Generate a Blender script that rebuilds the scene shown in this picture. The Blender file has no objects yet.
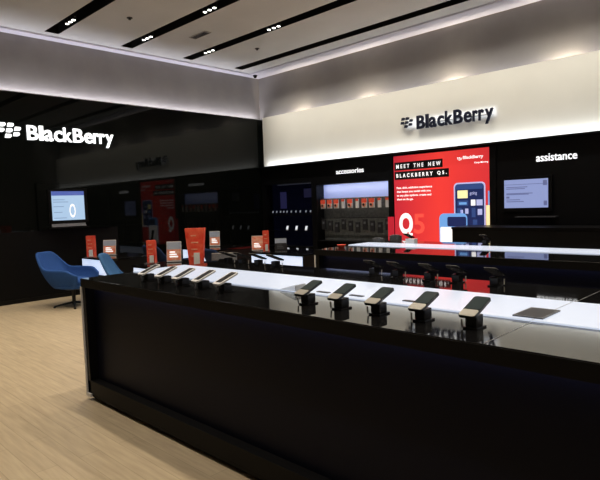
import bpy, bmesh, math, random
from mathutils import Vector, Matrix
random.seed(4)
S = bpy.context.scene
COL = S.collection
PI = math.pi

# ---------------------------------------------------------------- camera, world, lights, exposure
cd = bpy.data.cameras.new('camera'); cam = bpy.data.objects.new('camera', cd); COL.objects.link(cam)
F = Vector((-0.69847, 0.71255, -0.06646)); R = Vector((0.71531, 0.69796, -0.03448)); U = Vector((-0.02182, 0.07163, 0.99719))
m = Matrix((R, U, -F)).transposed().to_4x4(); m.translation = (9.7917, -8.757, 1.5132)
cam.matrix_world = m
cd.sensor_width = 36; cd.lens = 544.9 * 36 / 600; cd.clip_start = .05
S.camera = cam
w = bpy.data.worlds.new('world'); S.world = w; w.use_nodes = True
w.node_tree.nodes['Background'].inputs[0].default_value = (.5, .55, .6, 1)
w.node_tree.nodes['Background'].inputs[1].default_value = .02
S.view_settings.view_transform = 'Standard'; S.view_settings.look = 'None'
S.view_settings.exposure = 0; S.view_settings.gamma = 1; S.view_settings.use_curve_mapping = False

ZC = 4.55
SLOT_Y = [-.80, -2.14, -3.49, -4.86, -6.21, -7.56, -8.91, -10.26]
GROUP_X = [1.0 + 1.85 * k for k in range(6)]

def area(name, loc, sx, sy, power, col, direction):
    l = bpy.data.lights.new(name, 'AREA'); l.shape = 'RECTANGLE'; l.size = sx; l.size_y = sy
    l.energy = power; l.color = col
    o = bpy.data.objects.new(name, l); COL.objects.link(o); o.location = loc
    o.rotation_euler = Vector(direction).to_track_quat('-Z', 'Y').to_euler()
    return o
def spot(name, loc, target, power, col, ang, blend=.6, rad=.05):
    l = bpy.data.lights.new(name, 'SPOT'); l.energy = power; l.color = col; l.spot_size = math.radians(ang)
    l.spot_blend = blend; l.shadow_soft_size = rad
    o = bpy.data.objects.new(name, l); COL.objects.link(o); o.location = loc
    o.rotation_euler = (Vector(target) - Vector(loc)).to_track_quat('-Z', 'Y').to_euler()
    return o
WARM = (1, .86, .68); COOL = (.80, .85, 1.0)
# downlights in the ceiling slots
for y in SLOT_Y[1:6]:
    for gx in GROUP_X:
        spot('downlight', (gx + .1, y, 4.50), (gx + .1, y, 0), 105, WARM, 95, .8, .06)
# wall washers in the slot nearest the back wall, aimed at the cream fascia
a = area('wall_washer', (6.1, -.80, 4.53), .05, .05, 62, (1, .95, .86), (0, .8, -1.75)); a.rotation_euler = (math.atan2(.8, 1.75), 0, 0); a.data.size = 11.6; a.data.size_y = .06; a.data.spread = math.radians(75)
# LED cove behind the top edge of the black glass wall (left) and behind the cream fascia (back)
a = area('cove_light', (-.055, -5.5, 3.50), 11.0, .05, 48, (.96, .93, 1.0), (-.12, 0, 1)); a.rotation_euler = (PI, .12, 0); a.data.size = .05; a.data.size_y = 11
a = area('cove_light', (6.0, .06, 3.50), .05, .05, 8, (.85, .85, 1.0), (0, .1, 1)); a.rotation_euler = (PI - .1, 0, 0); a.data.size = 11.6; a.data.size_y = .05
for x in (1.3, 3.15, 5.0, 6.85, 8.7):
    area('cove_uplight', (x, .06, 3.32), .12, .06, 12, (1, .86, .66), (0, .10, 1))
# LED channel washing the cream fascia from its lower edge
a = area('fascia_light', (6.1, -.095, 2.412), .05, .05, 24, (.88, .93, 1.0), (0, .25, 1)); a.rotation_euler = (PI - .55, 0, 0); a.data.size = 11.8; a.data.size_y = .04

# ---------------------------------------------------------------- materials
def mat(name, col, rough=.5, metal=0, emit=None, es=0, spec=.5, bump=0, bscale=60, coat=0):
    m = bpy.data.materials.new(name); m.use_nodes = True
    nt = m.node_tree; b = nt.nodes['Principled BSDF']
    b.inputs['Base Color'].default_value = (*col, 1); b.inputs['Roughness'].default_value = rough
    b.inputs['Metallic'].default_value = metal; b.inputs['Specular IOR Level'].default_value = spec
    b.inputs['Coat Weight'].default_value = coat; b.inputs['Coat Roughness'].default_value = .03
    if emit: b.inputs['Emission Color'].default_value = (*emit, 1); b.inputs['Emission Strength'].default_value = es
    if bump:
        n = nt.nodes.new('ShaderNodeTexNoise'); n.inputs['Scale'].default_value = bscale; n.inputs['Detail'].default_value = 4
        t = nt.nodes.new('ShaderNodeTexCoord'); nt.links.new(t.outputs['Object'], n.inputs['Vector'])
        bp = nt.nodes.new('ShaderNodeBump'); bp.inputs['Strength'].default_value = bump; bp.inputs['Distance'].default_value = .01
        nt.links.new(n.outputs['Fac'], bp.inputs['Height']); nt.links.new(bp.outputs['Normal'], b.inputs['Normal'])
    return m
def noisy(m, c1, c2, scale, detail=5):
    nt = m.node_tree; b = nt.nodes['Principled BSDF']
    t = nt.nodes.new('ShaderNodeTexCoord'); n = nt.nodes.new('ShaderNodeTexNoise'); n.inputs['Scale'].default_value = scale; n.inputs['Detail'].default_value = detail
    r = nt.nodes.new('ShaderNodeValToRGB'); r.color_ramp.elements[0].color = (*c1, 1); r.color_ramp.elements[1].color = (*c2, 1)
    r.color_ramp.elements[0].position = .35; r.color_ramp.elements[1].position = .65
    nt.links.new(t.outputs['Object'], n.inputs['Vector']); nt.links.new(n.outputs['Fac'], r.inputs['Fac']); nt.links.new(r.outputs['Color'], b.inputs['Base Color'])
    return m
M = {}
M['glass_black'] = mat('black_gloss_glass', (.004, .005, .0045), .03, spec=.20)
M['gloss_top'] = mat('black_gloss_top', (.006, .006, .0065), .035, spec=.5)
M['matte_black'] = mat('matte_black', (.004, .004, .0045), .55, spec=.15)
M['satin_black'] = mat('satin_black', (.005, .005, .0055), .35, spec=.2)
M['navy_body'] = mat('navy_counter_body', (.0055, .0065, .016), .45, spec=.10, bump=.05, bscale=200)
M['cream'] = noisy(mat('cream_fascia', (.78, .74, .62), .6, bump=.03, bscale=30), (.76, .735, .655), (.80, .775, .69), 1.2)
M['taupe'] = noisy(mat('taupe_plaster', (.28, .265, .26), .8, bump=.08, bscale=40), (.26, .245, .24), (.30, .285, .275), 2.0)
M['ceiling'] = noisy(mat('ceiling_paint', (.6, .57, .54), .8, bump=.03, bscale=50), (.66, .685, .71), (.70, .725, .75), 1.5)
M['trim'] = mat('glow_tinted_trim', (.74, .74, .86), .6, bump=.02)  # lavender LED glow is put into the colour of this white trim
M['slot'] = mat('slot_black', (.006, .006, .006), .7, spec=.2)
M['chrome'] = mat('brushed_metal', (.55, .55, .56), .3, 1)
M['dark_metal'] = mat('dark_metal', (.03, .03, .032), .35, .8)
M['white_light'] = mat('white_light_panel', (.25, .25, .25), .2, emit=(.72, .80, .97), es=.74)
M['desk_light'] = mat('desk_light_panel', (.8, .8, .8), .3, emit=(.60, .74, 1.0), es=.85)
M['lens'] = mat('lamp_lens', (.9, .9, .9), .3, emit=(1, .97, .9), es=5)
M['sign_white'] = mat('lit_white_letters', (.9, .9, .9), .4, emit=(.95, .98, 1.0), es=1.5)
M['sign_dark'] = mat('dark_sign_letters', (.010, .013, .03), .35)
M['label_white'] = mat('white_lettering', (.9, .9, .9), .4, emit=(.95, .97, 1), es=1.1)
M['chair_blue'] = noisy(mat('blue_fabric', (.05, .13, .36), .85, spec=.2, bump=.3, bscale=400), (.027, .09, .31), (.036, .11, .37), 60)
M['chair_navy'] = noisy(mat('navy_fabric', (.02, .05, .13), .85, spec=.2, bump=.3, bscale=400), (.008, .022, .07), (.012, .028, .085), 60)
M['chair_pale'] = noisy(mat('pale_blue_fabric', (.10, .24, .48), .85, spec=.2, bump=.3, bscale=400), (.045, .14, .33), (.06, .17, .38), 60)
M['red_print'] = noisy(mat('red_print', (.8, .05, .03), .5, spec=.3), (.85, .05, .03), (.95, .16, .09), 12)
M['pink_print'] = noisy(mat('salmon_print', (.8, .25, .16), .5), (.90, .22, .12), (.95, .60, .45), 18)
M['grey_print'] = mat('grey_print', (.42, .50, .64), .5)
M['white_plastic'] = mat('white_plastic', (.75, .76, .78), .35)
M['silver'] = mat('silver_plastic', (.42, .41, .38), .35, .3)
M['phone_black'] = mat('phone_black', (.008, .008, .009), .25)
M['phone_screen'] = mat('phone_screen', (.012, .018, .018), .12, emit=(.03, .045, .045), es=.5)
M['clear'] = mat('clear_acrylic', (.30, .34, .36), .1); M['clear'].node_tree.nodes['Principled BSDF'].inputs['Alpha'].default_value = .35
M['plaque'] = noisy(mat('grey_plaque', (.10, .11, .12), .4), (.06, .065, .075), (.15, .16, .175), 90)
M['poster_red'] = mat('poster_red', (.3, .02, .02), .3, emit=(.90, .045, .035), es=1.0)
M['poster_crimson'] = mat('poster_crimson', (.3, .02, .02), .3, emit=(.50, .015, .035), es=.8)
M['poster_five'] = mat('poster_five', (.3, .02, .02), .3, emit=(.95, .09, .06), es=1)
M['poster_black'] = mat('poster_black', (.01, .01, .01), .3)
M['poster_white'] = mat('poster_white', (.8, .8, .8), .3, emit=(.95, .93, .92), es=1)
M['poster_blue'] = mat('poster_blue', (.02, .04, .12), .3, emit=(.05, .10, .32), es=.6)
M['poster_sky'] = mat('poster_sky', (.1, .2, .4), .3, emit=(.16, .38, .78), es=.9)
M['poster_navy'] = mat('poster_navy', (.01, .015, .05), .3, emit=(.015, .025, .11), es=.8)
M['poster_yellow'] = mat('poster_yellow', (.7, .65, .3), .3, emit=(.85, .78, .40), es=1)
M['poster_lilac'] = mat('poster_lilac', (.4, .4, .6), .3, emit=(.42, .45, .75), es=.9)
M['screen_lilac'] = mat('lilac_screen', (.1, .1, .1), .2, emit=(.27, .33, .62), es=.95)
M['screen_text'] = mat('screen_text', (.1, .1, .1), .2, emit=(.11, .13, .30), es=.9)
M['screen_pale'] = mat('pale_screen', (.1, .1, .1), .2, emit=(.42, .60, .82), es=.95)
M['screen_blue'] = mat('blue_screen_bar', (.1, .1, .1), .2, emit=(.05, .10, .40), es=1)
M['bay_grey'] = noisy(mat('bay_grey_panel', (.045, .048, .045), .6), (.08, .085, .08), (.13, .135, .125), 20)
M['bay_navy'] = mat('bay_navy_panel', (.004, .005, .018), .15, emit=(.01, .012, .05), es=.04)
M['bay_light'] = mat('bay_light_panel', (.6, .6, .7), .4, emit=(.16, .24, .62), es=.62)
M['dark_print'] = mat('dark_print', (.02, .02, .024), .4)
M['maroon'] = mat('maroon_panel', (.06, .008, .01), .4)

# floor: pale oak planks running parallel to the back wall
fl = bpy.data.materials.new('oak_planks'); fl.use_nodes = True; M['floor'] = fl
nt = fl.node_tree; b = nt.nodes['Principled BSDF']
tc = nt.nodes.new('ShaderNodeTexCoord'); mp = nt.nodes.new('ShaderNodeMapping')
nt.links.new(tc.outputs['Object'], mp.inputs['Vector'])
br = nt.nodes.new('ShaderNodeTexBrick'); br.inputs['Scale'].default_value = 1; br.inputs['Brick Width'].default_value = 1.3; br.inputs['Row Height'].default_value = .13
br.inputs['Mortar Size'].default_value = .0025; br.inputs['Color1'].default_value = (.56, .46, .315, 1); br.inputs['Color2'].default_value = (.52, .425, .29, 1); br.inputs['Mortar'].default_value = (.42, .34, .23, 1)
br.offset = .37
nt.links.new(mp.outputs['Vector'], br.inputs['Vector'])
mp2 = nt.nodes.new('ShaderNodeMapping'); mp2.inputs['Scale'].default_value = (1.2, 14, 1); nt.links.new(tc.outputs['Object'], mp2.inputs['Vector'])
nz = nt.nodes.new('ShaderNodeTexNoise'); nz.inputs['Scale'].default_value = 2.5; nz.inputs['Detail'].default_value = 8; nt.links.new(mp2.outputs['Vector'], nz.inputs['Vector'])
mx = nt.nodes.new('ShaderNodeMixRGB'); mx.blend_type = 'OVERLAY'; mx.inputs['Fac'].default_value = .35
nt.links.new(br.outputs['Color'], mx.inputs['Color1']); nt.links.new(nz.outputs['Fac'], mx.inputs['Color2']); nt.links.new(mx.outputs['Color'], b.inputs['Base Color'])
b.inputs['Roughness'].default_value = .38; b.inputs['Specular IOR Level'].default_value = .35

# ---------------------------------------------------------------- mesh helpers
class MB:
    def __init__(s): s.bm = bmesh.new()
    def box(s, x0, x1, y0, y1, z0, z1, bev=0, rot=None, piv=None):
        r = bmesh.ops.create_cube(s.bm, size=1)['verts']
        for v in r: v.co = Vector(((x0 + x1) / 2 + v.co.x * (x1 - x0), (y0 + y1) / 2 + v.co.y * (y1 - y0), (z0 + z1) / 2 + v.co.z * (z1 - z0)))
        if bev:
            es = {e for v in r for e in v.link_edges}
            g = bmesh.ops.bevel(s.bm, geom=list(es), offset=bev, segments=2, affect='EDGES', profile=.7); r = list({v for f in g['faces'] for v in f.verts} | {v for v in r if v.is_valid})
        if rot is not None: bmesh.ops.rotate(s.bm, verts=r, cent=piv or (0, 0, 0), matrix=rot)
        return s
    def cyl(s, loc, r1, r2, h, seg=20, rot=None):
        mtx = Matrix.Translation(loc) @ (rot.to_4x4() if rot is not None else Matrix()) @ Matrix.Translation((0, 0, h / 2))
        bmesh.ops.create_cone(s.bm, cap_ends=True, segments=seg, radius1=r1, radius2=r2, depth=h, matrix=mtx); return s
    def tube(s, p, q, r, seg=8, r2=None):
        p = Vector(p); q = Vector(q); d = q - p
        return s.cyl(p, r, r2 or r, d.length, seg, d.to_track_quat('Z', 'Y').to_matrix())
    def prism(s, pts, y0, y1):          # outline in x,z extruded along y
        a = [s.bm.verts.new((x, y0, z)) for x, z in pts]; c = [s.bm.verts.new((x, y1, z)) for x, z in pts]
        s.bm.faces.new(a); s.bm.faces.new(c[::-1]); n = len(pts)
        for i in range(n): s.bm.faces.new((a[i], c[i], c[(i + 1) % n], a[(i + 1) % n]))
        return s
    def slab(s, x0, x1, y0, y1, z0, z1, rad, rot):
        p = rrect(x0, x1, y0, y1, rad); A = [s.bm.verts.new(rot @ Vector((x, y, z0))) for x, y in p]; B = [s.bm.verts.new(rot @ Vector((x, y, z1))) for x, y in p]
        s.bm.faces.new(A[::-1]); s.bm.faces.new(B); n = len(p)
        for i in range(n): s.bm.faces.new((A[i], A[(i + 1) % n], B[(i + 1) % n], B[i]))
        return s
    def build(s, name, m, parent=None, smooth=False, off=(0, 0, 0)):
        bmesh.ops.recalc_face_normals(s.bm, faces=s.bm.faces)
        me = bpy.data.meshes.new(name)
        if off != (0, 0, 0): bmesh.ops.translate(s.bm, verts=s.bm.verts, vec=Vector(off))
        s.bm.to_mesh(me); s.bm.free()
        if smooth:
            for p in me.polygons: p.use_smooth = True
        me.materials.append(M[m] if isinstance(m, str) else m)
        o = bpy.data.objects.new(name, me); COL.objects.link(o)
        if parent: o.parent = parent
        return o
def tag(o, label=None, cat=None, group=None, kind=None):
    if label: o['label'] = label
    if cat: o['category'] = cat
    if group: o['group'] = group
    if kind: o['kind'] = kind
    return o
def thing(name, label, cat, loc=(0, 0, 0), rz=0, group=None):
    o = bpy.data.objects.new(name, None); COL.objects.link(o); o.location = loc; o.rotation_euler = (0, 0, rz); o.empty_display_size = .05
    return tag(o, label, cat, group)
def struct(mb, name, m): return tag(mb.build(name, m), kind='structure')
def copy_tree(root, loc, rz=None, label=None):
    r = root.copy(); COL.objects.link(r); r.location = loc
    if rz is not None: r.rotation_euler = (0, 0, rz)
    if label: r['label'] = label
    for ch in list(root.children):
        c = ch.copy(); COL.objects.link(c); c.parent = r
        for g in ch.children:
            d = g.copy(); COL.objects.link(d); d.parent = c
    return r
FWD = Matrix.Rotation(PI / 2, 4, 'X')          # text plane -> facing -y
def text(name, s, m, x0, x1, z0, z1, y, parent=None, bold=.0, depth=.004, facing='y', lines=None, shear=0):
    """lettering as a mesh fitted to a box; facing 'y': faces -y, facing 'x': faces +x (x0,x1 are then y0,y1)"""
    c = bpy.data.curves.new(name, 'FONT'); c.body = s; c.extrude = .02; c.offset = bold; c.space_character = 1.0 if not lines else lines; c.shear = shear; c.resolution_u = 4
    t = bpy.data.objects.new(name + '_source', c); COL.objects.link(t)
    dg = bpy.context.evaluated_depsgraph_get(); me = bpy.data.meshes.new_from_object(t.evaluated_get(dg))
    bpy.data.objects.remove(t); bpy.data.curves.remove(c)
    xs = [v.co.x for v in me.vertices]; ys = [v.co.y for v in me.vertices]
    ax, bx, ay, by = min(xs), max(xs), min(ys), max(ys)
    for v in me.vertices:
        u = x0 + (v.co.x - ax) / (bx - ax) * (x1 - x0); k = z0 + (v.co.y - ay) / (by - ay) * (z1 - z0); d = v.co.z / .02 * depth / 2
        v.co = (u, y - depth / 2 - d, k) if facing == 'y' else (y + depth / 2 + d, u, k)
    me.materials.clear(); me.materials.append(M[m]); me.name = name
    o = bpy.data.objects.new(name, me); COL.objects.link(o)
    if parent: o.parent = parent
    return o
def rrect(x0, x1, z0, z1, r, n=5):
    pts = []
    for cx, cz, a0 in ((x1 - r, z1 - r, 0), (x0 + r, z1 - r, 90), (x0 + r, z0 + r, 180), (x1 - r, z0 + r, 270)):
        for i in range(n + 1):
            a = math.radians(a0 + 90 * i / n); pts.append((cx + r * math.cos(a), cz + r * math.sin(a)))
    return pts
ORD = ['first', 'second', 'third', 'fourth', 'fifth', 'sixth', 'seventh', 'eighth', 'ninth', 'tenth', 'eleventh']

# ---------------------------------------------------------------- the setting
struct(MB().box(-.3, 12.2, -11.2, .6, -.06, 0), 'floor', 'floor')
# ceiling panels between black slots
cb = MB(); edges = [.6] + [e for y in SLOT_Y for e in (y + .12, y - .12)] + [-11.2]
for i in range(0, len(edges), 2): cb.box(-.3, 12.2, edges[i + 1], edges[i], ZC, ZC + .008)
for y in SLOT_Y: cb.box(-.3, .24, y - .125, y + .125, ZC, ZC + .008)
struct(cb, 'ceiling', 'ceiling')
for i, y in enumerate(SLOT_Y):
    t = MB().box(.2, 12.2, y - .13, y + .13, ZC + .20, ZC + .24).box(.2, 12.2, y - .135, y - .119, ZC + .002, ZC + .24).box(.2, 12.2, y + .119, y + .135, ZC + .002, ZC + .24)
    t.box(.2, .24, y - .11, y + .11, ZC + .001, ZC + .22); struct(t, 'trim_%d' % (i + 1), 'slot')
struct(MB().box(-.2, 12.2, -.34, .12, ZC - .03, ZC - .002), 'trim_9', 'trim')
struct(MB().box(-.2, .09, -11.2, -.34, ZC - .03, ZC - .002), 'trim_10', 'trim')
struct(MB().box(-.3, -.12, -11.2, .6, 0, ZC), 'wall_upper_left', 'taupe')
struct(MB().box(-.3, 12.2, .12, .6, 2.3, ZC), 'wall_upper_back', 'taupe')
struct(MB().box(-.02, 0, -11.2, .12, 0, 3.53), 'wall_left', 'glass_black')
struct(MB().box(-.03, .004, -11.2, 0, 3.53, 3.545), 'trim_11', 'chrome')
struct(MB().box(-.1, 12.2, .30, .42, 0, 2.40), 'wall_back', 'matte_black')
struct(MB().box(.10, 12.2, -.0, .03, 2.42, 3.56), 'wall_fascia', 'cream')
struct(MB().box(-.0, 12.2, -.10, .12, 2.385, 2.405), 'trim_12', 'matte_black')
struct(MB().box(12.0, 12.2, -11.2, .6, 0, ZC), 'wall_right', 'taupe')
struct(MB().box(-.3, 12.2, -11.2, -11.0, 0, ZC), 'wall_front', 'taupe')
struct(MB().box(0, .012, -11.0, -3.75, .07, 1.20), 'trim_13', 'matte_black')
struct(MB().box(0, .018, -11.0, -.1, 0, .07), 'baseboard_left', 'satin_black')
# black header and piers of the back wall
hd = MB().box(0, 3.74, -.0, .12, 2.0, 2.385).box(3.66, 3.76, -.02, .3, 0, 2.385).box(5.70, 5.80, -.02, .3, 0, 2.385).box(1.62, 1.74, -.01, .3, 0, 2.0).box(0, .08, -.01, .3, 0, 2.0)
hd.box(5.80, 12.0, 0, .3, 0, 2.385).box(3.76, 5.70, 0, .3, 2.355, 2.385)
struct(hd, 'wall_header', 'satin_black')

# ---------------------------------------------------------------- ceiling fixtures
fx = thing('recessed_spotlight', 'x', 'spotlight', (0, 0, 0))
for k in range(3):
    h = MB().cyl((.12 * (k - 1), 0, -.01), .042, .048, .09, 20).box(.12 * (k - 1) - .012, .12 * (k - 1) + .012, -.012, .012, .06, .19).build('lamp_head', 'dark_metal', fx)
    MB().cyl((.12 * (k - 1), 0, -.016), .028, .028, .006, 20).build('lens', 'lens', h)
first = True
WH = {0: 'in the slot nearest the back wall', 1: 'in second slot from back wall', 2: 'in third slot from back wall', 3: 'in the slot above the left sign'}
for i in range(1, 4):
    for j in range(2):
        if i == 3 and j: continue
        lb = 'three lit lamps %s, %s' % (WH[i], 'near left wall' if j == 0 else 'farther right')
        if first: fx.location = (GROUP_X[j], SLOT_Y[i], ZC); fx['label'] = lb; fx['group'] = 'lamp clusters in the ceiling slots'; first = False
        else: copy_tree(fx, (GROUP_X[j], SLOT_Y[i], ZC), label=lb)
v = thing('ceiling_vent', 'small rectangular grey vent flush in the pale ceiling between two black slots', 'vent', (1.72, -2.87, ZC))
MB().box(-.24, .24, -.07, .07, -.012, 0).build('frame', 'silver', v)
mb = MB()
for k in range(5): mb.box(-.21, .21, -.055 + k * .024, -.043 + k * .024, -.016, -.011)
mb.build('slat', 'dark_metal', v)
for (x, y, lb) in ((1.74, -4.23, 'small round sprinkler head in the ceiling above the left glass sign'), (1.72, -1.53, 'small round sprinkler head in the ceiling near the far corner')):
    s_ = MB().cyl((0, 0, -.010), .045, .045, .010, 20).cyl((0, 0, -.03), .014, .02, .022, 14).cyl((0, 0, -.034), .022, .022, .004, 14).build('sprinkler', 'dark_metal'); s_.location = (x, y, ZC)
    tag(s_, lb, 'sprinkler', 'ceiling sprinklers')
dc = thing('dome_camera', 'tiny black dome security camera at the ceiling corner of the two walls', 'camera', (.13, -.2, ZC - .03))
MB().cyl((0, 0, -.02), .05, .05, .02, 20).build('base', 'dark_metal', dc)
dm = MB(); bmesh.ops.create_uvsphere(dm.bm, u_segments=16, v_segments=10, radius=.042, matrix=Matrix.Translation((0, 0, -.025))); dm.build('dome', 'glass_black', dc, True)

# ---------------------------------------------------------------- the two wordmark signs
def emblem(mb_axis, u0, u1, z0, z1, y, m, parent, depth=.02):
    """seven slanted pills in three rows; u runs along the wall"""
    W = u1 - u0; H = z1 - z0
    cells = [(.06, .72), (.40, .72), (.0, .37), (.34, .37), (.69, .50), (.28, .02), (.63, .15)]
    for a, c in cells:
        w_, h_ = W * .25, H * .24
        base = [(0, 0), (w_ * .72, 0), (w_ * .90, h_ * .14), (w_, h_ * .5), (w_ * .94, h_ * .86), (w_ * .76, h_), (0, h_)]
        pts = [(u0 + W * a + x + h_ * .22 * z / h_, z0 + H * c + z) for x, z in base]
        mb = MB()
        if mb_axis == 'y': mb.prism(pts, y - depth, y)
        else:
            A = [mb.bm.verts.new((y, p, q)) for p, q in pts]; B = [mb.bm.verts.new((y + depth, p, q)) for p, q in pts]
            mb.bm.faces.new(A); mb.bm.faces.new(B[::-1]); n = len(pts)
            for i in range(n): mb.bm.faces.new((A[i], B[i], B[(i + 1) % n], A[(i + 1) % n]))
        mb.build('emblem_dot', m, parent)
def wordmark(axis, root, u0, u1, z0, z1, y, m, depth):
    # cap height spans z0..z1, the y descends below
    H = z1 - z0
    wd = {'B': .72, 'l': .26, 'a': .60, 'c': .56, 'k': .60, 'e': .60, 'r': .40, 'y': .62}
    tot = sum(wd[c] for c in 'BlackBerry'); u = u0
    for c in 'BlackBerry':
        w_ = wd[c] / tot * (u1 - u0); a, b_ = {'B': (0, 1), 'l': (0, 1.02), 'a': (-.02, .76), 'c': (-.02, .76), 'k': (0, 1.02), 'e': (-.02, .76), 'r': (0, .76), 'y': (-.28, .74)}[c]
        text('letter', c, m, u + w_ * .06, u + w_ * .94, z0 + H * a, z0 + H * b_, y, root, bold=.028 if axis == 'y' else .014, depth=depth, facing=axis, shear=.0)
        u += w_
sg = thing('illuminated_sign', 'white lit wordmark with seven-dot emblem on the black glass left wall', 'sign', (0.0, 0, 0))
wordmark('x', sg, -5.30, -3.73, 2.75, 2.995, .012, 'sign_white', .03)
emblem('x', -5.74, -5.37, 2.76, 3.02, .012, 'sign_white', sg, .03)
sg.location = (0, 0, 0)
sg2 = thing('halo_sign', 'dark wordmark with seven-dot emblem and pale halo on the cream fascia', 'sign', (0, 0, 0))
wordmark('y', sg2, 4.33, 5.80, 2.79, 3.03, -.045, 'sign_dark', .03)
emblem('y', 4.00, 4.27, 2.84, 3.04, -.045, 'sign_dark', sg2, .03)
MB().box(4.34, 5.76, -.045, -.0, 2.87, 2.885).build('mounting_rail', 'white_plastic', sg2)
area('sign_halo', (4.95, -.032, 2.915), 1.72, .16, 1.0, (.75, .82, 1.0), (0, 1, 0))

# ---------------------------------------------------------------- section captions
text('caption_sign', 'accessories', 'label_white', 2.34, 3.06, 2.10, 2.195, -.001, bold=.006, depth=.01); tag(bpy.data.objects['caption_sign'], 'small white lettering reading accessories above the lit niche', 'sign')
o = text('caption_lettering', 'assistance', 'label_white', 6.45, 7.05, 2.04, 2.155, -.001, bold=.008, depth=.01); tag(o, 'small white lettering reading assistance above the wall screen', 'sign')

# ---------------------------------------------------------------- poster light box
P = thing('poster_lightbox', 'tall red backlit phone poster on the back wall, with large white Q and red 5', 'poster', (3.77, 0, .4))
def ox(x): return x - 3.77
def pr(name, x0, x1, z0, z1, m, d=.004, rad=0, parent=None, y=0.0):
    mb = MB()
    if rad: mb.prism([(ox(a), b_ - .4) for a, b_ in rrect(x0, x1, z0, z1, rad)], y - d, y)
    else: mb.box(ox(x0), ox(x1), y - d, y, z0 - .4, z1 - .4)
    return mb.build(name, m, parent or P)
MB().box(0, 1.92, .005, .10, 0, 1.95).build('case', 'matte_black', P)
# red face with a printed shift from crimson on the left to orange-red
pm = M['poster_red']; nt = pm.node_tree; b = nt.nodes['Principled BSDF']
tc = nt.nodes.new('ShaderNodeTexCoord'); sp = nt.nodes.new('ShaderNodeSeparateXYZ'); rp = nt.nodes.new('ShaderNodeValToRGB')
nt.links.new(tc.outputs['Generated'], sp.inputs[0]); nt.links.new(sp.outputs['X'], rp.inputs['Fac'])
rp.color_ramp.elements[0].color = (.48, .018, .035, 1); rp.color_ramp.elements[0].position = 0
rp.color_ramp.elements[1].color = (.84, .045, .035, 1); rp.color_ramp.elements[1].position = .5
e = rp.color_ramp.elements.new(1.0); e.color = (.62, .03, .035, 1)
nt.links.new(rp.outputs['Color'], b.inputs['Emission Color'])
pr('face', 3.78, 5.68, .42, 2.345, 'poster_red', .004)
pr('headline_bar', 3.80, 4.82, 2.075, 2.225, 'poster_black', .003, y=-.004)
pr('headline_bar', 3.80, 4.94, 1.90, 2.05, 'poster_black', .003, y=-.004)
def ptext(n, s, m, x0, x1, z0, z1, y=-.008, **k): return text(n, s, m, ox(x0), ox(x1), z0 - .4, z1 - .4, y, P, depth=.002, **k)
for w_, a, c in (('MEET', 3.84, 4.13), ('THE', 4.22, 4.43), ('NEW', 4.53, 4.78)): ptext('headline_word', w_, 'poster_white', a, c, 2.112, 2.185, bold=.03, lines=1.75)
for w_, a, c in (('BLACKBERRY', 3.84, 4.62), ('Q5.', 4.71, 4.90)): ptext('headline_word', w_, 'poster_white', a, c, 1.938, 2.012, bold=.03, lines=1.75)
for k, (s_, x1) in enumerate((('Fast, slick, addictive experience', 4.60), ('that keeps you social with you', 4.57), ('to any plan options. create and', 4.58), ('share on the go.', 4.20))):
    ptext('body_text', s_, 'poster_white', 3.84, x1, 1.715 - k * .072, 1.765 - k * .072, y=-.005, bold=.02)
ptext('big_letter', 'Q', 'poster_white', 3.88, 4.18, .80, 1.27, y=-.005, bold=.045)
ptext('big_numeral', '5', 'poster_five', 4.20, 4.43, .88, 1.25, y=-.005, bold=.02)
ptext('poster_wordmark', 'BlackBerry', 'poster_white', 5.21, 5.58, 2.165, 2.235, y=-.005, bold=.03)
for k, (a, c) in enumerate(((5.10, 2.205), (5.135, 2.205), (5.105, 2.185), (5.14, 2.187), (5.17, 2.193), (5.13, 2.165), (5.16, 2.170))):
    pr('emblem_dot', a, a + .026, c, c + .014, 'poster_white', .002, y=-.004)
ptext('slogan', 'Keep Moving', 'poster_white', 5.42, 5.665, 2.085, 2.122, y=-.005, bold=.02)
# pictured phones
pr('backdrop_picture', 5.655, 5.68, 1.38, 1.62, 'poster_sky', .002, y=-.004); pr('backdrop_picture', 5.62, 5.68, .96, 1.38, 'poster_yellow', .002, y=-.004)
ph = pr('pictured_phone', 5.03, 5.61, .96, 1.78, 'poster_lilac', .003, .07, y=-.004)
pr('screen', 5.055, 5.585, .99, 1.755, 'poster_navy', .002, .055, ph, y=-.007)
pr('picture_tile', 5.07, 5.57, 1.66, 1.75, 'poster_blue', .002, .03, ph, y=-.009)
pr('picture_tile', 5.10, 5.29, 1.51, 1.645, 'poster_yellow', .002, 0, ph, y=-.009)
text('screen_text', 'going', 'poster_lilac', ox(5.33), ox(5.46), 1.55 - .4, 1.62 - .4, -.010, ph, depth=.002)
for a, b_, c, d, mm in ((5.10, 5.30, 1.38, 1.47, 'poster_blue'), (5.13, 5.27, 1.40, 1.44, 'poster_sky'), (5.35, 5.43, 1.38, 1.48, 'poster_white'), (5.45, 5.56, 1.38, 1.48, 'poster_lilac'),
                       (5.09, 5.18, 1.20, 1.34, 'poster_blue'), (5.15, 5.20, 1.22, 1.31, 'poster_lilac'), (5.24, 5.30, 1.24, 1.33, 'poster_lilac'), (5.36, 5.43, 1.18, 1.34, 'poster_blue'), (5.47, 5.55, 1.22, 1.32, 'poster_lilac'), (5.38, 5.46, 1.05, 1.14, 'poster_blue')):
    pr('picture_tile', a, b_, c, d, mm, .002, 0, ph, y=-.009 if mm != 'poster_sky' else -.011)
p2 = pr('pictured_phone', 4.74, 5.28, .50, 1.25, 'poster_sky', .003, .09, y=-.013)
pr('screen', 4.90, 5.26, 1.02, 1.19, 'poster_navy', .002, .03, p2, y=-.016)
pr('white_body', 4.76, 5.27, .50, 1.01, 'poster_white', .002, .03, p2, y=-.016)
pr('white_base', 5.36, 5.66, .965, 1.005, 'poster_white', .002, 0, y=-.012)
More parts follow.
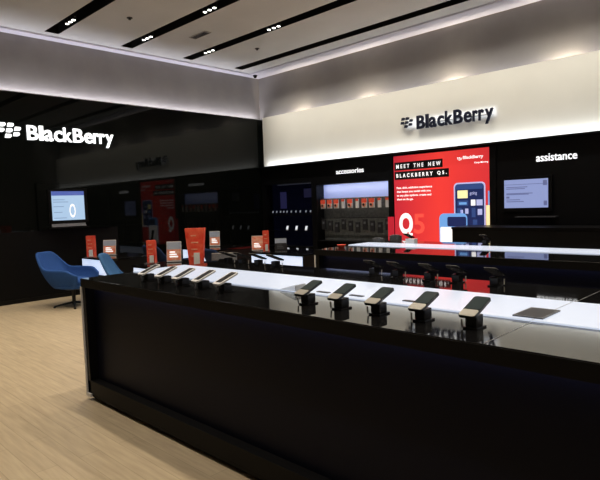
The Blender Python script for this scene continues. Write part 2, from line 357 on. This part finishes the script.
MB().box(-.13, .005, -.035, -.021, .0, .80).build('side_panel', 'poster_crimson', P)

# ---------------------------------------------------------------- niches in the back wall
n1 = thing('phone_niche', 'dark recessed display niche of phones in the corner of the back wall', 'display', (.08, 0, .55))
MB().box(0, 1.54, .24, .28, 0, 1.45).build('back_panel', 'bay_navy', n1)
MB().box(0, 1.54, .0, .24, -.02, .0).box(0, 1.54, 0, .24, 1.43, 1.45).box(0, .015, 0, .24, 0, 1.43).box(1.525, 1.54, 0, .24, 0, 1.43).build('surround', 'satin_black', n1)
for z in (.70, .34): MB().box(.015, 1.525, .04, .24, z, z + .015).build('shelf', 'gloss_top', n1)
MB().box(.30, .50, .225, .238, .86, 1.25).build('dim_screen', mat('dim_screen', (.02, .02, .05), .2, emit=(.03, .03, .11), es=.35), n1)
MB().box(1.08, 1.36, .225, .238, 1.10, 1.30).build('dim_screen', mat('dim_panel', (.02, .02, .05), .2, emit=(.025, .025, .07), es=.3), n1)
MB().box(.35, 1.45, .10, .13, 1.405, 1.42).build('lamp_strip', mat('dim_strip', (.1, .1, .1), .3, emit=(.3, .35, .5), es=.06), n1)
sp_ = thing('shelf_phone', 'x', 'phone'); MB().box(-.028, .028, -.006, .004, 0, .10, .003, Matrix.Rotation(-.25, 3, 'X')).build('body', 'phone_black', sp_)
MB().box(-.020, .020, -.009, -.006, .05, .095, 0, Matrix.Rotation(-.25, 3, 'X')).build('screen', mat('small_screen', (.1, .1, .1), .2, emit=(.45, .5, .6), es=.35), sp_)
up = [.21, .34, .47, .58, .69, .83, .98, 1.12, 1.30, 1.44]
for k, x in enumerate(up):
    lb = 'tiny phone standing on the upper shelf of the dark corner niche'
    if k == 0: sp_.location = (x, .12, 1.266); sp_['label'] = lb; sp_['group'] = 'phones on the upper niche shelf'
    else: copy_tree(sp_, (x, .12, 1.266), label=lb)
sq_ = thing('white_handset', 'x', 'phone'); MB().box(-.036, .036, -.006, .004, 0, .11, .004, Matrix.Rotation(-.3, 3, 'X')).build('body', 'white_plastic', sq_)
MB().box(-.028, .028, -.009, -.006, .02, .10, 0, Matrix.Rotation(-.3, 3, 'X')).build('screen', mat('handset_screen', (.1, .1, .1), .2, emit=(.9, .95, 1), es=.9), sq_)
for k, (x, w_) in enumerate(((.70, 'left'), (1.00, 'middle'), (1.31, 'right'))):
    lb = '%s one of three bright white handsets on the lower niche shelf' % w_
    if k == 0: sq_.location = (x, .10, .906); sq_['label'] = lb; sq_['group'] = 'white handsets on the lower niche shelf'
    else: copy_tree(sq_, (x, .10, .906), label=lb)

area('niche_fill', (2.70, .10, 1.885), 1.8, .05, 2.6, (.8, .87, 1.0), (0, .3, -1))  # added fill, brightens the packs and back of the unlit niche
n2 = thing('accessory_niche', 'recessed accessory niche with a blue-lit upper panel left of the red poster', 'display', (1.74, 0, .70))
MB().box(0, 1.92, .24, .28, .90, 1.20).build('light_panel', 'bay_light', n2)
MB().box(0, 1.92, .23, .28, 0, .90).build('back_panel', 'bay_grey', n2)
MB().box(0, 1.92, 0, .24, -.02, 0).box(0, 1.92, .0, .24, 1.20, 1.30).box(0, .02, 0, .24, 0, 1.20).box(1.90, 1.92, 0, .24, 0, 1.20).build('surround', 'satin_black', n2)
MB().tube((.02, .12, .90), (1.90, .12, .90), .008).build('hanging_rail', 'chrome', n2)
MB().tube((.02, .12, .48), (1.90, .12, .48), .008).build('hanging_rail', 'dark_metal', n2)
def pack(kind):
    t = thing('accessory_pack', 'x', 'package')
    if kind == 'white':
        MB().box(-.038, .038, -.004, .02, -.19, 0, .003).build('card', 'white_plastic', t)
        MB().box(-.038, .038, -.008, -.0042, -.045, 0).build('header', 'red_print', t)
    else:
        MB().box(-.065, .065, -.004, .012, -.19, 0, .003).build('card', 'white_plastic', t)
        MB().box(-.066, .066, -.010, -.0042, -.085, 0).build('header', 'red_print', t)
        MB().cyl((0, -.0045, -.125), .045, .045, .022, 16, Matrix.Rotation(PI / 2, 3, 'X')).build('ring', 'pink_print', t)
        MB().cyl((0, -.028, -.125), .026, .026, .006, 14, Matrix.Rotation(PI / 2, 3, 'X')).build('dark_centre', 'dark_print', t)
    MB().tube((0, .005, .004), (0, .005, .03), .005).build('hook', 'chrome', t)
    t['group'] = '%s packs on the lit rail' % ('ring' if kind == 'ring' else 'narrow white')
    return t
pk = {'ring': pack('ring'), 'white': pack('white')}; used = set()
seq = ['ring', 'ring', 'ring', 'white', 'ring', 'white', 'ring', 'ring', 'white', 'white']
cnt = {'ring': 0, 'white': 0}
for k, kd in enumerate(seq):
    x = 1.86 + k * .187; cnt[kd] += 1
    lb = '%s %s pack with red top from the left on the niche rail' % (ORD[cnt[kd] - 1], 'round-windowed' if kd == 'ring' else 'narrow white')
    if kd not in used: used.add(kd); pk[kd].location = (x, .09, 1.575); pk[kd]['label'] = lb
    else: copy_tree(pk[kd], (x, .09, 1.575), label=lb)
dk = thing('dark_pack', 'dark accessory pack hanging low in the accessory niche above the counter', 'package', (1.86, .09, 1.155), group='dark packs on the low niche rail')
MB().box(-.055, .055, -.004, .02, -.22, 0, .004).build('card', 'dark_print', dk); MB().box(-.03, .03, -.008, -.0042, -.10, -.05).build('label_patch', 'plaque', dk)
for k in range(1, 10): copy_tree(dk, (1.86 + k * .187, .09, 1.155 - .03 * (k % 3)))

# ---------------------------------------------------------------- wall screens
t = thing('wall_screen', 'lilac-lit flat screen on the black wall under the assistance lettering', 'screen', (6.30, 0, 1.55))
MB().box(-.40, .40, -.05, 0, -.28, .27, .006).build('bezel', 'satin_black', t)
MB().box(-.345, .345, -.054, -.0505, -.225, .225).build('display', 'screen_lilac', t)
mb = MB()
for z, w_ in ((.10, .34), (.075, .30), (.0, .42), (-.015, .36), (-.10, .22), (-.13, .28)): mb.box(-.31, -.31 + w_, -.0565, -.0545, z, z + .012)
mb.box(-.34, .34, -.0565, -.0545, .145, .152).box(-.31, -.26, -.0565, -.0545, -.07, -.04).box(.27, .33, -.0565, -.0545, .12, .20).box(.28, .33, -.0565, -.0545, -.19, -.12)
mb.build('display_marks', 'screen_text', t)
o = MB().box(6.15, 6.78, -.12, 0, 1.17, 1.19, .004).build('wall_ledge', mat('ledge_grey', (.05, .05, .055), .35)); tag(o, 'thin dark ledge on the black wall just below the lilac screen', 'shelf')
t = thing('wall_television', 'flat television with a pale blue picture on the black glass left wall', 'television', (0, -4.70, 1.60))
MB().box(0, .045, -.50, 1.10 - .3, -.40, .42, .006).build('backboard', 'glass_black', t)
d_ = MB().box(.045, .075, -.33, .36, -.29, .31, .005).build('bezel', 'satin_black', t)
MB().box(.0755, .079, -.275, .30, -.235, .275).build('display', 'screen_pale', t)
MB().box(.0795, .081, -.275, .30, .20, .275).build('title_bar', 'screen_blue', t)
mb = MB(); n = 28
for i in range(n):
    a0, a1 = 2 * PI * i / n, 2 * PI * (i + 1) / n
    q = [(.0815, .08 + r * .055 * math.cos(a), -.07 + r * .12 * math.sin(a)) for a, r in ((a0, 1), (a1, 1), (a1, .7), (a0, .7))]
    mb.bm.faces.new([mb.bm.verts.new(p) for p in q])
mb.build('ring_picture', 'poster_white', t)
mb = MB()
for y_, z, w_ in ((-.25, .12, .2), (-.25, .08, .26), (-.25, -.0, .18), (-.25, -.10, .15), (-.25, -.2, .22)): mb.box(.0795, .081, y_, y_ + w_, z, z + .014)
mb.build('display_marks', mat('display_marks', (.1, .1, .1), .3, emit=(.25, .40, .62), es=.8), t)
t = thing('keyboard_strip', 'row of small pale keys on a shelf below the left wall television', 'keyboard', (0, -4.69, 1.24))
MB().box(0, .13, -.34, .34, -.02, 0, .003).build('tray', 'satin_black', t)
mb = MB()
for r_ in range(2):
    for c_ in range(14): mb.box(.03 + .035 * r_ + .02, .055 + .035 * r_ + .02, -.30 + c_ * .043, -.265 + c_ * .043, .012 - .0 , .03 + .035 * (1 - r_))
mb.build('key', mat('pale_keys', (.35, .37, .42), .4), t)

# ---------------------------------------------------------------- the long counters
HC = .98
def counter(name, label, x0, x1, yf, depth, s0, s1):
    t = thing(name, label, 'counter', (x0, yf, 0)); L = x1 - x0
    MB().box(.02, L - .02, .035, depth - .035, 0, .035).build('toe_kick', 'matte_black', t)
    MB().box(0, L, 0, depth, .035, .055, .003).box(.0, L, 0, .07, .055, .16, .003).box(.0, L, depth - .07, depth, .055, .16, .003).build('plinth', 'matte_black', t)
    MB().box(.03, L - .03, .07, depth - .07, .055, .915).build('front_panel', 'navy_body', t)
    e = MB().box(0, .05, 0, depth, .055, .92, .002).build('end_panel', 'satin_black', t)
    MB().box(-.012, .002, -.012, .004, .04, .915).box(-.012, .07, -.014, .004, .030, .055).build('edge_trim', 'white_plastic', e)
    MB().box(L - .05, L, 0, depth, .055, .92, .002).build('end_panel', 'satin_black', t)
    MB().box(-.003, L - .002, -.003, depth + .003, .925, HC, .002).build('worktop', 'gloss_top', t)
    MB().box(-.007, L, -.008, -.0032, .912, HC - .004, .0015).box(-.007, L, depth + .0032, depth + .008, .912, HC - .004, .0015).box(-.008, -.0032, -.008, depth + .008, .912, HC - .004, .0015).build('edge_band', 'matte_black', t)
    MB().box(.0, L - .05, s0, s1, HC, HC + .008, .002).build('light_strip', 'white_light', t)
    under = area('counter_sheen_fill', (x0 + L / 2, yf + .035, .912), L - .2, .03, .75, (.55, .62, 1.0), (0, 0, -1)); under.rotation_euler = (.25, 0, 0)  # added blue fill, makes the navy sheen fading down the front panel
    j = MB()
    for x in (3.37,): j.box(x - .0015, x + .0015, 0, s0, HC, HC + .0012).box(x - .0015, x + .0015, s1, depth, HC, HC + .0012).box(x - .0015, x + .0015, s0, s1, HC + .0075, HC + .0092)
    j.build('joint', 'chrome', t)
    return t
counter('display_counter', 'long black island counter in front with a glowing white strip down its top', 5.52, 11.2, -6.90, 1.45, .45, .965)
counter('rear_counter', 'second black island counter behind the front one, before the red poster', 5.52, 11.2, -4.15, 1.45, .60, 1.01)
# black console against the poster
t = thing('service_console', 'plain black service console standing before the poster and assistance wall', 'counter', (5.42, -.80, 0))
MB().box(.02, 5.2, .05, .55, 0, .06).build('toe_kick', 'matte_black', t)
MB().box(0, 5.25, 0, .60, .06, 1.02, .004).build('body', 'matte_black', t)
MB().box(-.01, 5.27, -.01, .62, 1.02, 1.055, .003).build('worktop', 'satin_black', t)

# ---------------------------------------------------------------- phones and stands
def stand():
    t = thing('phone_stand', 'x', 'phone stand')
    MB().box(-.033, .030, -.045, .040, 0, .008, .003).build('base_plate', 'phone_black', t)
    MB().box(-.028, .022, -.035, .028, .008, .056, .006).build('security_block', 'phone_black', t)
    MB().tube((-.036, -.045, .006), (-.034, -.052, .040), .004).build('cable', 'silver', t)
    return t
TILT = Matrix.Rotation(math.radians(20), 3, 'X')
def phone(kind):
    t = thing('smartphone', 'x', 'phone')
    L = .165; W = .037
    bodym = {'keys': 'phone_black', 'white': 'white_plastic', 'back': 'phone_black'}[kind]
    MB().slab(-W, W, 0, L, 0, .010, .014, TILT).build('body', bodym, t, False)
    if kind == 'keys':
        MB().slab(-W + .004, W - .004, .060, L - .005, .0102, .0115, .009, TILT).build('screen', 'phone_screen', t)
        MB().slab(-W + .002, W - .002, .003, .052, .0102, .0125, .010, TILT).build('keypad', 'silver', t)
    elif kind == 'white':
        MB().box(-W + .013, W - .013, .022, L - .008, .0102, .0118, 0, TILT).build('screen', 'phone_black', t)
    else:
        MB().box(-W + .001, W - .001, L - .045, L - .002, .0102, .0125, 0, TILT).build('keypad', 'silver', t)
        MB().box(-W + .004, W - .004, .010, L - .05, .0102, .0118, 0, TILT).build('screen', 'phone_screen', t)
    return t
st = stand(); st_used = [False]
def put_stand(loc, rz, label, group):
    if not st_used[0]:
        st_used[0] = True; st.location = loc; st.rotation_euler = (0, 0, rz); st['label'] = label; st['group'] = group; return st
    c = copy_tree(st, loc, rz, label); c['group'] = group; return c
def phone_row(kind, xs, y, z, rz, what, where, group):
    proto = None
    for k, x in enumerate(xs):
        lb = '%s, %s from the left %s' % (what, ORD[k], where)
        dy = .078 if rz == 0 else -.078
        put_stand((x, y + dy, z), rz, 'black stand under the %s %s' % (ORD[k] + ' phone from the left', where), group.replace('phones', 'phone stands'))
        if proto is None: proto = phone(kind); proto.location = (x, y, z + .052); proto.rotation_euler = (0, 0, rz); proto['label'] = lb; proto['group'] = group
        else: copy_tree(proto, (x, y, z + .052), rz, lb)
phone_row('white', [6.19, 6.42, 6.64, 6.87, 7.10], -6.76, HC, 0, 'white-framed phone', 'in front counter left group', 'white phones on the front counter')
phone_row('keys', [7.81, 8.04, 8.27, 8.51, 8.75], -6.76, HC, 0, 'dark silver-keypad phone', 'in front counter middle group', 'keypad phones on the front counter')
phone_row('back', [7.45, 7.65, 7.90, 8.10, 8.35], -5.55, HC, PI, 'dark phone facing away', 'on front counter far edge, right half', 'far-edge phones on the front counter')
phone_row('back', [5.78, 5.98, 6.20, 6.42], -5.55, HC, PI, 'dark phone facing away', 'on front counter far edge, left half', 'left far-edge phones on the front counter')
phone_row('back', [6.0, 7.0], -2.86, HC, PI, 'dark phone facing away', 'on rear counter far edge', 'phones on the rear counter')

# small plates lying on the light strips
Z1 = HC + .0095
t = thing('info_plaque', 'grey rectangular plaque lying on the white strip at the right end', 'plaque', (8.86, -6.32, Z1)); MB().box(-.065, .065, -.105, .105, 0, .006, .001).build('plate', 'plaque', t); MB().box(-.055, .055, -.09, .09, .006, .0065).build('printed_face', 'dark_print', t)
for k, (x, y, lb) in enumerate(((7.66, -6.40, 'small dark strip label on the white strip beside the first keypad phone'), (7.90, -6.39, 'small dark strip label on the white strip beside the second keypad phone'), (8.24, -6.37, 'small dark strip label lying alone on the white strip between keypad phones'))):
    o = MB().box(-.045, .045, -.014, .014, 0, .004, .001).build('strip_label', 'dark_print'); o.location = (x, y, Z1 - .001); tag(o, lb, 'label', 'strip labels on the white strip')
t = thing('price_holder', 'small clear wedge price holder on the front counter left of the keypad phones', 'price holder', (7.42, -6.42, Z1))
MB().prism([(-.07, 0), (.07, 0), (.07, .035), (.06, .035)], -.045, .045).build('wedge', 'clear', t); MB().box(.0705, .0725, -.045, .045, 0, .034).build('card', 'silver', t)
o = MB().cyl((0, 0, 0), .03, .055, .035, 20).build('red_dish', 'red_print'); o.location = (5.66, -3.85, HC + .001); tag(o, 'small red dish at the left end of the rear counter', 'dish')
t = thing('white_gift_box', 'small white box on the rear counter in front of the poster Q', 'box', (6.14, -3.10, HC)); MB().box(-.06, .06, -.04, .04, 0, .05, .003).build('box_body', 'white_plastic', t); MB().box(-.062, .062, -.042, .042, .05, .062, .003).build('lid', 'white_plastic', t)
for k, (x, y, h_, lb) in enumerate(((5.60, -3.04, .05, 'low grey display block at the left far corner of the rear counter'), (5.76, -2.88, .08, 'taller grey display block at the left far corner of the rear counter'))):
    o = MB().box(-.07, .07, -.04, .04, 0, h_, .006).box(-.05, .05, -.025, .025, h_, h_ + .01, .002).build('display_block', 'plaque'); o.location = (x, y, HC + .002); tag(o, lb, 'display block', 'display blocks on the rear counter')

# ---------------------------------------------------------------- consultation desks
def desk(loc, L, label):
    t = thing('consultation_desk', label, 'desk', loc, group='low black desks by the left wall')
    MB().box(0, L, 0, .85, .70, .735, .004).build('desktop', 'gloss_top', t)
    MB().box(.03, L - .03, .012, .03, .46, .70).build('light_panel', 'desk_light', t)
    MB().box(L - .028, L - .008, .02, .83, .0, .70, .003).build('side_panel', 'satin_black', t)
    MB().box(.008, .028, .02, .83, .0, .70, .003).build('side_panel', 'satin_black', t)
    MB().box(.03, L - .03, .05, .07, .40, .70).build('modesty_panel', 'matte_black', t)
    return t
desk((.52, -4.72, 0), 1.00, 'black desk with lit front, behind the front blue chair')
desk((2.76, -4.98, 0), 1.20, 'black desk with lit front, carrying the tall red holder')
desk((.70, -2.80, 0), 1.15, 'black desk farther back behind the navy chair nearest the left wall')
desk((2.75, -2.80, 0), 1.25, 'black desk with lit front, farther back beside the large navy chair')

# ---------------------------------------------------------------- chairs
def smooth(a, b_, x): x = max(0, min(1, (x - a) / (b_ - a))); return x * x * (3 - 2 * x)
def tub_chair(fabric, label, loc, rz, boxy=False, sx=1.12, arm=.615, w=1):
    t = thing('tub_chair', label, 'chair', loc, rz, 'blue tub chairs at the desks')
    nu, nv = 36, 10; mb = MB(); g = []
    for i in range(nu + 1):
        u = -1 + 2 * i / nu; a = PI + u * math.radians(138); row = []
        back = 1 - smooth(.16 if not boxy else .22, .40, abs(u))
        top = arm + (.87 - arm) * back - .09 * smooth(.8, 1, abs(u))
        for j in range(nv + 1):
            v = j / nv; e = math.sin(v * PI / 2) ** .8
            rb = .20; rt = .34 + .07 * back * v
            r = rb + (rt - rb) * e
            sq = 1 / max(abs(math.cos(a)), abs(math.sin(a))); r *= 1 + (sq - 1) * (.45 if boxy else .25)
            row.append(mb.bm.verts.new((r * math.cos(a) * sx - .02 - .07 * v * back, r * math.sin(a) * w, .29 + (top - .29) * v)))
        g.append(row)
    for i in range(nu):
        for j in range(nv): mb.bm.faces.new((g[i][j], g[i + 1][j], g[i + 1][j + 1], g[i][j + 1]))
    o = mb.build('shell', fabric, t, True)
    md = o.modifiers.new('thick', 'SOLIDIFY'); md.thickness = .045; md.offset = -1; md = o.modifiers.new('sub', 'SUBSURF'); md.levels = 1; md.render_levels = 1
    c = MB(); c.cyl((.02, 0, .30), .22, .28, .06, 28).cyl((.02, 0, .36), .28, .27, .09, 28); c.build('seat_cushion', fabric, t, True)
    MB().cyl((0, 0, .27), .10, .20, .03, 20).build('seat_plate', 'dark_metal', t)
    MB().cyl((0, 0, .03), .028, .028, .25, 16).build('column', 'dark_metal', t)
    for k in range(4):
        a = PI / 4 + k * PI / 2
        MB().tube((0, 0, .07), (.30 * math.cos(a), .30 * math.sin(a), .02), .018, 8, .012).cyl((.29 * math.cos(a), .29 * math.sin(a), 0), .018, .018, .02, 10).build('leg', 'dark_metal', t)
    return t
tub_chair('chair_blue', 'bright blue tub chair alone on the wooden floor left of the front counter', (1.12, -5.13, 0), math.radians(24), sx=1.28)
tub_chair('chair_pale', 'pale blue chair whose back peeks above the front counter left corner', (2.36, -4.70, 0), math.radians(40), arm=.52, w=.8)
tub_chair('chair_navy', 'dark navy chair seen from behind, left of the tall red holder', (1.20, -3.30, 0), math.radians(92), True)
tub_chair('chair_navy', 'large navy chair seen from behind, with red cards showing above it', (3.02, -3.30, 0), math.radians(80), True)

# ---------------------------------------------------------------- red literature on the desks
def holder(loc, wt, wb, h, label, rz=math.radians(44), leaf=False):
    t = thing('leaflet_holder', label, 'leaflet holder', loc, rz, 'red leaflet holders on the desks')
    mb = MB(); d = wb * .35
    pts = [(-wb / 2, 0), (wb / 2, 0), (wt / 2, h), (-wt / 2, h)]
    mb.prism(pts, -d, d).build('sleeve', 'red_print', t)
    mb = MB()
    for k in range(4):
        z = h * (.25 + .18 * k); mb.box(-wb * .3, wb * (.1 + .08 * (k % 3)), -d - .003, -d - .001, z, z + h * .035)
    mb.build('printed_marks', 'pink_print', t)
    MB().box(-wb * .1, wb * .34, -d - .045, -d - .012, 0.01, h * .34, 0, Matrix.Rotation(-.10, 3, 'X')).build('white_leaflet', 'white_plastic', t)
    MB().box(-wb * .7, wb * .7, -d - .06, d + .02, 0, .012, .002).build('foot', 'clear', t)
    return t
def card(loc, w_, h, label, rz=math.radians(44), face='pink_print', cap='grey_print'):
    t = thing('tent_card', label, 'card', loc, rz, 'printed cards on the desks'); T = Matrix.Rotation(-.16, 3, 'X')
    MB().box(-w_ / 2, w_ / 2, 0, .008, .01, h, 0, T).build('board', 'white_plastic' if face != 'dark_print' else 'dark_print', t)
    MB().box(-w_ / 2 + .006, w_ / 2 - .006, -.003, -.0005, h * .10, h * .62, 0, T).build('printed_face', face, t)
    MB().box(-w_ / 2 + .006, w_ / 2 - .006, -.003, -.0005, h * .63, h * .96, 0, T).build('printed_top', cap, t)
    mb = MB()
    for k in range(3): mb.box(-w_ * .30, w_ * (.28 - .1 * k), -.005, -.0032, h * (.24 + .11 * k), h * (.30 + .11 * k), 0, T)
    mb.build('printed_marks', 'poster_white' if face != 'dark_print' else 'plaque', t)
    MB().box(-w_ / 2, w_ / 2, 0, .10, .0, .010, .002).build('foot', 'clear', t)
    return t
ZD = .736
holder((.87, -4.68, ZD), .13, .13, .36, 'slim red leaflet holder on the desk behind the front blue chair')
card((.90, -4.38, ZD), .22, .27, 'grey-topped red card beside the slim holder behind the blue chair')
holder((2.84, -4.70, ZD), .12, .12, .33, 'slim red leaflet holder on the desk behind the leftmost white phones')
card((3.03, -4.46, ZD), .21, .30, 'grey-topped red card beside the slim holder above the leftmost phones')
holder((3.72, -4.55, ZD), .26, .17, .50, 'tall wide red leaflet holder flaring upward behind the white phones')
card((1.18, -2.35, ZD), .20, .30, 'grey-topped red card standing just right of the tall red holder')
card((2.80, -2.66, ZD), .20, .26, 'salmon card showing above the large navy chair back', cap='pink_print')
holder((3.04, -2.68, ZD), .10, .10, .35, 'slim tilted red holder showing above the large navy chair back')
card((3.33, -2.62, ZD), .20, .23, 'dark grey card right of the slim holder by the large navy chair', face='dark_print')
t = thing('tablet_display', 'grey tilted tablet display standing right of the tall red holder', 'tablet', (3.93 - .33, -4.28, ZD), math.radians(44))
MB().box(.05, .40, -.01, .006, .03, .13, .004, Matrix.Rotation(-.35, 3, 'X')).build('tablet', 'plaque', t)
MB().box(.05, .40, -.012, .008, .125, .136, .002, Matrix.Rotation(-.35, 3, 'X')).build('edge', 'silver', t)
MB().prism([(.12, 0), (.32, 0), (.28, .05), (.16, .05)], -.01, .07).build('foot', 'phone_black', t)
